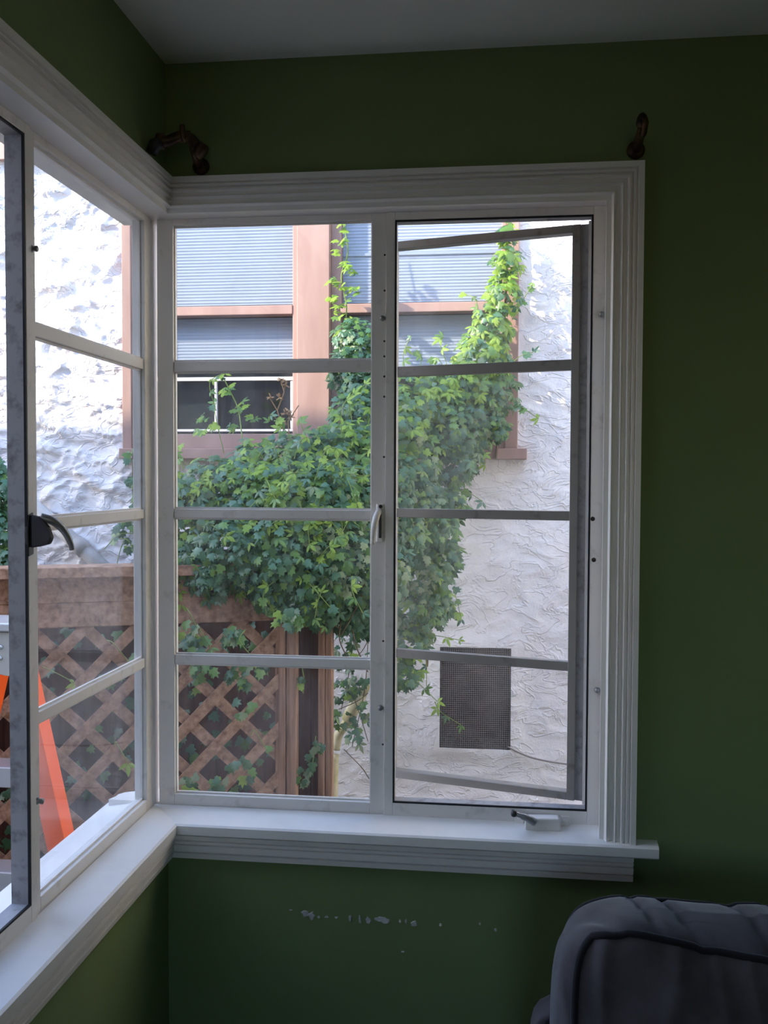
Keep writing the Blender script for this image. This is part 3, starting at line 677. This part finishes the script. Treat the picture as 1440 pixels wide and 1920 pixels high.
def leaf_mesh(kind, mi):
    if (kind, mi) not in LEAFMESH:
        v, f = TPL[kind]; me = bpy.data.meshes.new('leaf'); me.from_pydata([tuple(p) for p in v], [], f); me.materials.append(MATS[LMATS[mi]])
        me.polygons.foreach_set('use_smooth', [True]*len(f)); me.update(); LEAFMESH[(kind, mi)] = me
    return LEAFMESH[(kind, mi)]
R = random.Random(21)
def leaf_frame(pos, nrm, droop, size):
    n = Vector(nrm).normalized(); tip = Vector((R.uniform(-.7, .7), R.uniform(-.3, .3), -droop + R.uniform(-.4, .4)))
    tip = tip - n*tip.dot(n)
    if tip.length < .05: tip = Vector((1, 0, 0)) - n*n.x
    tip.normalize(); side = tip.cross(n)
    m = Matrix((side*size, tip*size, n*size)).transposed().to_4x4(); m.translation = pos
    return m
def vine(name, label, leaves, stems, group=None, most=300):
    """leaves: list of (matrix, kind, material, rank); the first 'most' by rank are parts of their own"""
    loc = leaves[0][0].translation
    r = empty(name, loc); tag(r, label, 'ivy', group)
    for pts, rad, mt in stems:
        MB().tube(pts, rad, 5, False).build('stem', ['stem_green', 'stem_brown'][mt], r, fix=False)
    L = sorted(leaves, key=lambda q: q[3])
    for mat_, k, mi, _ in L[:most]:
        o = bpy.data.objects.new('leaf', leaf_mesh(k, mi)); COL.objects.link(o); o.parent = r; o.matrix_parent_inverse = Matrix.Translation(loc).inverted(); o.matrix_world = mat_
        o.matrix_basis = mat_
    rest = L[most:]
    if rest:
        vs = []; fs = []; mis = []; b = 0
        for mat_, k, mi, _ in rest:
            v, f = TPL[k]; A = np.array(mat_); vv = v @ A[:3, :3].T + A[:3, 3]; vs.append(vv)
            ff = np.array(f)+b; fs.append(ff); mis += [mi]*len(f); b += len(v)
        V = np.concatenate(vs); Fc = np.concatenate(fs).astype(np.int32)
        me = bpy.data.meshes.new('foliage'); me.vertices.add(len(V)); me.vertices.foreach_set('co', V.ravel())
        me.loops.add(Fc.size); me.loops.foreach_set('vertex_index', Fc.ravel()); me.polygons.add(len(Fc))
        me.polygons.foreach_set('loop_start', np.arange(0, Fc.size, 3, dtype=np.int32)); me.polygons.foreach_set('loop_total', np.full(len(Fc), 3, np.int32))
        for k in LMATS: me.materials.append(MATS[k])
        me.polygons.foreach_set('material_index', np.array(mis, np.int32)); me.polygons.foreach_set('use_smooth', np.ones(len(Fc), bool))
        me.update(calc_edges=True)
        o = bpy.data.objects.new('foliage', me); COL.objects.link(o); setparent(o, r); o['kind'] = 'stuff'
    return r
def blob(px, py, rp, y, ry=None, n=None, mix=(.45, .3, .2, .05, 0), size=(.021, .037), kindp=.2, droop=.6, front=.75):
    """a rounded clump: centre seen at (px, py) on depth y, radius rp photo pixels"""
    c = at(px, py, y); depth = (c-CAM).dot(FWD); r = rp*depth/FPX; ry = r*.8 if ry is None else ry
    n = n or int(165*(r/.09)**2)
    out = []
    for _ in range(n):
        while True:
            d = Vector((R.gauss(0, 1), R.gauss(0, 1), R.gauss(0, 1))); d.normalize()
            if d.y < .35 or R.random() > front: break
        q = R.uniform(.55, 1.05)
        p = c + Vector((d.x*r*q, d.y*ry*q, d.z*r*q))
        nr = d*.7 + Vector((R.uniform(-.5, .5), -.75+R.uniform(-.4, .4), .55+R.uniform(-.4, .4)))
        mi = R.choices(range(5), mix)[0]; kd = 1 if R.random() < kindp + (.45 if mi == 3 else 0) else 0
        s = R.uniform(*size)*(1.25 if kd else 1)
        out.append((leaf_frame(p, nr, droop, s), kd, mi, p.y*3 - s*8 + R.random()*.4))
    return out
def tendril(px, py, y, dx, dy, dyy=0, n=5, leaf=3, mix=(0, .1, .4, .5, 0)):
    a = at(px, py, y); b = at(px+dx, py+dy, y+dyy); mid = a.lerp(b, .5) + Vector((R.uniform(-.03, .03), R.uniform(-.04, 0), R.uniform(0, .05)))
    pts = bez([a, mid, b], 6); out = []
    for i in range(leaf):
        t = (i+1)/leaf; p = pts[min(len(pts)-1, int(t*(len(pts)-1)))]
        mi = R.choices(range(5), mix)[0]; out.append((leaf_frame(p, (R.uniform(-.6, .6), -.8, .5), .2, R.uniform(.028, .045)), 1 if R.random() < .7 else 0, mi, -9))
    return (pts, .0016, 0), out

# 1. the mass over the fence
L = []; ST = []
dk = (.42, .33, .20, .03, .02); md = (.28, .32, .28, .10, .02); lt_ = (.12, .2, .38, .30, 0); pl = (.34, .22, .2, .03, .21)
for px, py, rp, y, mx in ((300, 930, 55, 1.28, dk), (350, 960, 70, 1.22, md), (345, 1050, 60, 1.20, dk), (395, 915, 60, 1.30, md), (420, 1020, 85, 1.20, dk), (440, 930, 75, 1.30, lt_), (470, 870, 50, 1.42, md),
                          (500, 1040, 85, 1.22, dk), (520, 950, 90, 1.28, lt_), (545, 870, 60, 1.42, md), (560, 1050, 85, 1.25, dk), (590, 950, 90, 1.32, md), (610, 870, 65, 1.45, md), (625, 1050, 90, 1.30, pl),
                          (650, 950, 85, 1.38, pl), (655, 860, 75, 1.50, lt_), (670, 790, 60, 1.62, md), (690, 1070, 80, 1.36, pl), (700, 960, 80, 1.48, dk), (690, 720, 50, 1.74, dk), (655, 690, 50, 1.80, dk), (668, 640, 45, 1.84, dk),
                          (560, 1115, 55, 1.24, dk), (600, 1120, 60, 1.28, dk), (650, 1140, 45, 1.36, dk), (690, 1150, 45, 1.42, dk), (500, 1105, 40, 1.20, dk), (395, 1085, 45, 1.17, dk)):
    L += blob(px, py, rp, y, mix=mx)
for px, py, dx, dy in ((345, 880, -10, -40), (420, 850, -15, -95), (405, 770, 15, -70), (520, 850, 10, -60), (575, 830, -15, -45), (640, 820, 30, -90), (660, 790, 25, -70), (430, 1000, -60, -15), (440, 985, 45, -5), (520, 930, 60, -45),
                       (560, 880, -40, 70), (590, 900, 40, -60), (470, 950, 70, -30), (610, 960, -30, 60), (640, 1000, 30, -55), (380, 900, -30, 60), (530, 1080, -30, 75), (610, 1100, -20, 60), (660, 1080, 20, 70), (560, 1090, 60, 50),
                       (500, 900, 25, 60), (650, 900, 25, 60), (545, 820, -40, -30), (620, 850, -20, -50), (350, 1080, -10, 50), (500, 980, 50, 20), (560, 960, -70, 30)):
    s, l = tendril(px, py, 1.16 if py > 850 else 1.38, dx, dy); ST.append(s); L += l
for _ in range(46):
    px, py = R.uniform(335, 690), R.uniform(840, 1060)
    s, l = tendril(px, py, 1.17+(R.uniform(0, .05)) if py > 930 else 1.27, R.uniform(-55, 55), R.uniform(-55, 45), 0, leaf=2, mix=(0, .05, .3, .65, 0)); ST.append(s); L += l
for px0, py0, px1, py1 in ((545, 1190, 620, 1010), (600, 1150, 660, 990), (520, 1150, 575, 1090), (640, 1190, 690, 1060), (570, 1140, 640, 1180), (655, 1240, 640, 1160), (690, 1260, 660, 1180)):
    ST.append((bez([at(px0, py0, 1.30), at((px0+px1)/2+R.uniform(-12, 12), (py0+py1)/2, 1.27), at(px1, py1, 1.32)], 6), .0022, 1))
vine('ivy', 'large dark green ivy mass piled over the lattice fence', L, ST)

# 2. sunlit growth on the neighbour's right window
L = []; ST = []
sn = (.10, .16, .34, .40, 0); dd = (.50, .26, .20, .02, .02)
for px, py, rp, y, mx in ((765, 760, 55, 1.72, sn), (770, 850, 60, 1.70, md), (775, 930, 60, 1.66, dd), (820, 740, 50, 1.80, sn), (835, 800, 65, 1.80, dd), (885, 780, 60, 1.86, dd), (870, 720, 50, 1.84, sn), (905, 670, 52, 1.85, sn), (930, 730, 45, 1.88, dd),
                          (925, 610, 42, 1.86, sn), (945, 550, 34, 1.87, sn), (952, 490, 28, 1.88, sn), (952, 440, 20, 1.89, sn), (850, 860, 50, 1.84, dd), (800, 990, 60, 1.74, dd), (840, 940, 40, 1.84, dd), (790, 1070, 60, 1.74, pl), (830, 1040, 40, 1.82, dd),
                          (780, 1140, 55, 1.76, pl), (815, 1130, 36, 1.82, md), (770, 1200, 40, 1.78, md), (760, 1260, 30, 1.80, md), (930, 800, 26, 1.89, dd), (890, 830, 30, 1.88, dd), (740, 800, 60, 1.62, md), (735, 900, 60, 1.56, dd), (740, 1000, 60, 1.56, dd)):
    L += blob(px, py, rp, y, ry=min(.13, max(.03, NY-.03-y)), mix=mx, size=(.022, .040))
for px, py, dx, dy in ((840, 690, -8, -60), (780, 720, 0, -60), (760, 700, 10, -70), (900, 610, -30, -60), (935, 540, -20, -50), (950, 450, 5, -40), (960, 600, 40, -70), (960, 780, 50, 5), (940, 780, -40, -5), (850, 720, -35, -45), (880, 830, 30, 40),
                       (860, 920, 45, 20), (850, 980, 30, -30), (850, 1100, 15, 60), (800, 1190, 60, 10), (780, 1280, 40, 35), (815, 1315, 50, 45), (830, 870, 55, -15), (940, 700, 60, -40), (820, 1110, 40, 40), (770, 1220, 30, 70)):
    s, l = tendril(px, py, 1.84, dx, dy, 0, leaf=3, mix=(.05, .15, .4, .4, 0)); ST.append(s); L += l
ST.append((bez([at(930, 860, 1.92), at(940, 700, 1.9), at(948, 560, 1.9), at(952, 420, 1.9)], 8), .005, 1))
ST.append((bez([at(800, 1250, 1.9), at(815, 1000, 1.88), at(860, 850, 1.88), at(920, 720, 1.88)], 8), .006, 1))
vine('ivy', 'sunlit yellow-green ivy climbing the right window of the stucco house', L, ST)

# 3. the thin strand up the mullion
L = []; ST = []
pts = bez([at(648, 700, 1.88), at(640, 640, 1.89), at(650, 580, 1.90), at(640, 520, 1.90), at(652, 470, 1.90), at(640, 400, 1.90)], 8); ST.append((pts, .0028, 0))
for px, py, k in ((640, 425, 4), (640, 455, 5), (632, 470, 3), (648, 495, 6), (660, 505, 4), (625, 528, 6), (640, 535, 5), (658, 545, 6), (622, 562, 6), (640, 570, 5), (630, 590, 6), (655, 600, 4), (640, 625, 4), (655, 630, 4), (630, 620, 4)):
    for _ in range(k):
        p = at(px+R.uniform(-9, 9), py+R.uniform(-8, 8), 1.87+R.uniform(-.02, .02)); mi = R.choices(range(5), (.02, .05, .33, .6, 0))[0]
        L.append((leaf_frame(p, (R.uniform(-.9, .2), -.6, .7), .2, R.uniform(.024, .042)), 1 if R.random() < .5 else 0, mi, 0))
vine('ivy', 'thin bright ivy strand climbing beside the salmon mullion board', L, ST)

# 4. strand in front of the left window's screen, with dried flower heads
L = []; ST = []
pts = bez([at(455, 830, 1.62), at(447, 770, 1.66), at(432, 735, 1.70), at(415, 700, 1.72)], 8); ST.append((pts, .0025, 0))
for px, py, k in ((412, 703, 5), (425, 735, 5), (432, 725, 3), (445, 765, 5), (455, 758, 4), (470, 785, 4), (380, 785, 7), (395, 800, 6), (370, 810, 5), (440, 800, 6)):
    for _ in range(k):
        p = at(px+R.uniform(-9, 9), py+R.uniform(-8, 8), 1.68+R.uniform(-.03, .03)); mi = R.choices(range(5), (.05, .1, .4, .45, 0))[0]
        L.append((leaf_frame(p, (R.uniform(-.9, .2), -.6, .7), .2, R.uniform(.024, .04)), 1 if R.random() < .5 else 0, mi, 0))
vine('ivy', 'bright ivy shoot rising in front of the white screen frame', L, ST)
df = empty('dried_flower', at(530, 830, 1.70)); tag(df, 'brown dried flower stalks in front of the dark lower pane', 'plant')
m = MB()
for a in ((545, 850, 520, 770), (520, 770, 505, 745), (520, 770, 533, 735), (533, 735, 527, 716), (545, 850, 540, 790), (540, 790, 560, 760)):
    m.tube([at(a[0], a[1], 1.7), at(a[2], a[3], 1.7)], .0022, 5, False)
m.build('stalk', 'dry_flower', df, fix=False)
for px, py in ((527, 712), (535, 722), (508, 745), (525, 745), (535, 775), (545, 782), (532, 790), (540, 770)):
    m = MB(); c = at(px, py, 1.7)
    for _ in range(9):
        d = Vector((R.gauss(0, 1), R.gauss(0, 1), R.gauss(0, 1))).normalized(); s = d.orthogonal().normalized()*.004
        m.add([c+s, c+d*.018+s*.6, c+d*.018-s*.6, c-s], [(0, 1, 2, 3)])
    m.build('seed_head', 'dry_flower', df, fix=False)

# 5. leaves behind and among the lattice, and hanging at the gate
L = []; ST = []
for _ in range(520):
    s = R.uniform(0, FL-.05); z = R.uniform(-.85, .15); n = R.uniform(.03, .24)
    L.append((leaf_frame(fp(s, z, n), (R.uniform(-.6, .6), -.8, .5), .6, R.uniform(.03, .05)), 0, R.choices(range(5), (.5, .25, .17, .02, .06))[0], n-R.random()*.1))
for px, py, k in ((380, 1260, 14), (450, 1265, 12), (360, 1215, 14), (345, 1180, 10), (440, 1190, 16), (470, 1250, 8), (450, 1440, 8), (410, 1475, 10), (350, 1470, 8), (540, 1160, 16), (455, 1325, 5)):
    for _ in range(k):
        p = at(px+R.uniform(-22, 22), py+R.uniform(-18, 18), 1.12 - (.0 if px > 400 else .04)+R.uniform(-.02, .03))
        L.append((leaf_frame(p, (R.uniform(-.6, .6), -.8, .5), .7, R.uniform(.026, .042)), 0, R.choices(range(5), (.3, .25, .3, .05, .1))[0], -5))
for px, py, dx, dy in ((470, 1380, 30, 25), (350, 1140, 30, 60), (370, 1170, 25, 45), (460, 1180, 20, 60), (200, 1200, 40, 40), (215, 1400, 25, 30), (80, 1250, 60, 30)):
    s, l = tendril(px, py, 1.08 if px > 300 else .86, dx, dy, 0, leaf=1); ST.append(s); L += l
vine('ivy', 'shaded ivy leaves growing through the lattice openings', L, ST)
L = []; ST = [(bez([at(566, 1250, 1.3), at(570, 1275, 1.29), at(568, 1300, 1.29)], 5), .002, 0), (bez([at(592, 1380, 1.3), at(588, 1420, 1.29), at(575, 1470, 1.29)], 5), .002, 0)]
for px, py, k, mi_ in ((566, 1278, 5, 3), (590, 1400, 5, 4), (585, 1425, 5, 4), (580, 1440, 3, 4), (572, 1460, 4, 4), (562, 1450, 3, 2), (600, 1405, 3, 2)):
    for _ in range(k):
        p = at(px+R.uniform(-7, 7), py+R.uniform(-9, 9), 1.285+R.uniform(-.02, .02)); L.append((leaf_frame(p, (R.uniform(-.6, .6), -.8, .4), .9, R.uniform(.022, .036)), 0, mi_ if R.random() < .7 else 0, 0))
vine('ivy', 'small trailing ivy sprays hanging in front of the dark gate', L, ST)
# 6. thin growth over the white wall right of the posts
L = []; ST = []
for px, py, rp, y in ((660, 1190, 30, 1.72), (685, 1175, 32, 1.70), (645, 1230, 26, 1.78), (680, 1260, 34, 1.74), (645, 1290, 24, 1.80), (640, 1345, 22, 1.82), (665, 1375, 20, 1.82), (690, 1330, 24, 1.80), (660, 1290, 18, 1.8)):
    L += blob(px, py, rp, y, n=int(rp*.62), mix=(.5, .2, .15, .03, .12), size=(.024, .038))
for a in ((632, 1160, 690, 1260), (640, 1250, 700, 1180), (650, 1270, 690, 1390), (635, 1330, 690, 1300), (660, 1180, 640, 1330), (690, 1200, 660, 1400), (645, 1405, 692, 1460)):
    ST.append((bez([at(a[0], a[1], 1.84), at((a[0]+a[2])/2+R.uniform(-10, 10), (a[1]+a[3])/2+R.uniform(-10, 10), 1.80), at(a[2], a[3], 1.86)], 6), .0018, 1))
vine('ivy', 'thin wiry ivy over the white wall beside the downpipe', L, ST)
# 7. ivy seen through the open casement at the left edge, and by the drain pipe
L = []
for px, py, rp, y in ((-20, 880, 40, 1.35), (5, 930, 45, 1.32), (-10, 1010, 55, 1.28), (15, 1060, 40, 1.25), (-60, 950, 70, 1.3), (-60, 1060, 60, 1.25)):
    L += blob(px, py, rp, y, mix=dk)
vine('ivy', 'dark ivy clump seen past the open casement at the left edge', L, [])
L = []; ST = []
for px, py, k in ((225, 1005, 7), (240, 985, 8), (250, 960, 9), (250, 1020, 8), (250, 900, 7), (248, 850, 6)):
    for _ in range(k):
        p = at(px+R.uniform(-14, 10), py+R.uniform(-14, 14), 1.62+R.uniform(-.04, .04)); L.append((leaf_frame(p, (R.uniform(-.6, .6), -.8, .4), .6, R.uniform(.026, .042)), 0, R.choices(range(5), (.4, .3, .2, .1, 0))[0], 0))
for a in ((250, 1000, 195, 1030), (235, 1010, 215, 1080), (255, 1040, 225, 1010)):
    ST.append((bez([at(a[0], a[1], 1.6), at((a[0]+a[2])/2, (a[1]+a[3])/2-12, 1.58), at(a[2], a[3], 1.6)], 6), .002, 0))
ST.append((bez([at(262, 1110, 1.5), at(258, 1050, 1.56), at(250, 960, 1.62), at(249, 850, 1.64)], 6), .003, 1)); ST.append((bez([at(262, 1110, 1.5), fp(.45, TOPZ+.04, .03)], 6), .003, 1))
vine('ivy', 'small ivy spray beside the grey drain pipe', L, ST)

# ------------------------------------------------------------------ sofa and its back cushion
def pillow(name, c, ex, mtl, par=None, p=5.0, bulge=(0, 0, 0), n=28, wr=0.0, tilt=0.0, lean=0.0, sag=0.0):
    """rounded box on a cube grid"""
    bm = bmesh.new(); bmesh.ops.create_cube(bm, size=2.0); bmesh.ops.subdivide_edges(bm, edges=bm.edges, cuts=n, use_grid_fill=True)
    def shape(v):
        q = Vector(v); mx = max(abs(q.x), abs(q.y), abs(q.z)); l = (abs(q.x)**p+abs(q.y)**p+abs(q.z)**p)**(1/p); q = q*(mx/l)
        bx = 1+bulge[0]*(1-q.y*q.y)*(1-q.z*q.z); by = 1+bulge[1]*(1-q.x*q.x)*(1-q.z*q.z); bz = 1+bulge[2]*(1-q.x*q.x)*(1-q.y*q.y)
        r = Vector((q.x*ex[0]*bx, q.y*ex[1]*by, q.z*ex[2]*bz))
        if wr:
            fold = max(0.0, math.sin(q.x*31+2.2*math.sin(q.z*2+q.x*7)))**3
            r.y += wr*(-1.6*fold*max(0, q.z+.1)*(1-abs(q.z)**8) + .6*math.sin(q.x*9+q.z*5)) * (1 if q.y < -.3 else .3)
            gz = max(0.0, math.sin(q.x*27+q.y*2.2+1.5*math.sin(q.x*11)))**4
            r.z += wr*(-1.7*gz*(1-abs(q.y)**4) + .7*math.sin(q.x*8+1))*(1 if q.z > .5 else 0)
        r.y += lean*(q.z); r.z += -sag*q.x - sag*.5*q.x*q.x - (sag*1.3*q.y if q.z > 0 else 0)
        if sag and q.z > -.2 and q.y < 0: r.z -= .055*max(0.0, q.x+.80)*(-q.y)*(q.z+.2)/1.2
        ca, sa = math.cos(tilt), math.sin(tilt)
        r = Vector((r.x*ca-r.z*sa, r.y, r.x*sa+r.z*ca))
        return r + Vector(c)
    for v in bm.verts: v.co = shape(v.co)
    me = bpy.data.meshes.new(name); bm.to_mesh(me); bm.free(); me.materials.append(MATS[mtl]); me.polygons.foreach_set('use_smooth', [True]*len(me.polygons))
    o = bpy.data.objects.new(name, me); COL.objects.link(o); setparent(o, par)
    return o, shape
def piping(shape, yq, par, r=.006, e=1.0, n=28):
    loop = []
    k = [(-1+2*i/n, 1) for i in range(n)] + [(1, 1-2*i/n) for i in range(n)] + [(1-2*i/n, -1) for i in range(n)] + [(-1, -1+2*i/n) for i in range(n)]
    for a, b in k: loop.append(shape((a*e, yq, b*e)))
    m = MB(); m.tube(loop+loop[:2], r, 8, False); return m.build('piping', 'velvet_piping', par, fix=False)
sf = empty('sofa', (1.55, -.45, FZ)); tag(sf, 'charcoal velvet sofa with dark piping standing below the window wall', 'sofa')
o, sh = pillow('backrest', (1.545, -.225, -.545), (.765, .040, .290), 'velvet', sf, p=14)
piping(sh, -.93, sf, .006)
pillow('seat_base', (1.60, -.50, -.66), (.70, .40, .14), 'velvet', sf, p=12)
o, sh = pillow('seat_cushion', (1.60, -.55, -.47), (.62, .34, .07), 'velvet', sf, p=7, bulge=(0, 0, .2))
for x in (.885, 2.30): pillow('arm', (x, -.52, -.60), (.085, .34, .20), 'velvet', sf, p=9)
for x in (.87, 2.3):
    for y in (-.15, -.84): MB().lathe([(.0001, 0), (.018, 0), (.026, .06), (.0001, .06)], (x, y, FZ), (0, 0, 1), 10).build('leg', 'brown_dark', sf)
o, sh = pillow('sofa_cushion', (1.150, -.42, -.222), (.330, .085, .205), 'velvet', None, p=6.0, bulge=(.05, .30, 0), n=64, wr=.0048, lean=.030, sag=.008)
tag(o, 'plump charcoal velvet back cushion with dark piping, in the lower right corner', 'cushion')
piping(sh, -.88, o, .0062, n=44); piping(sh, .80, o, .0055, n=44)
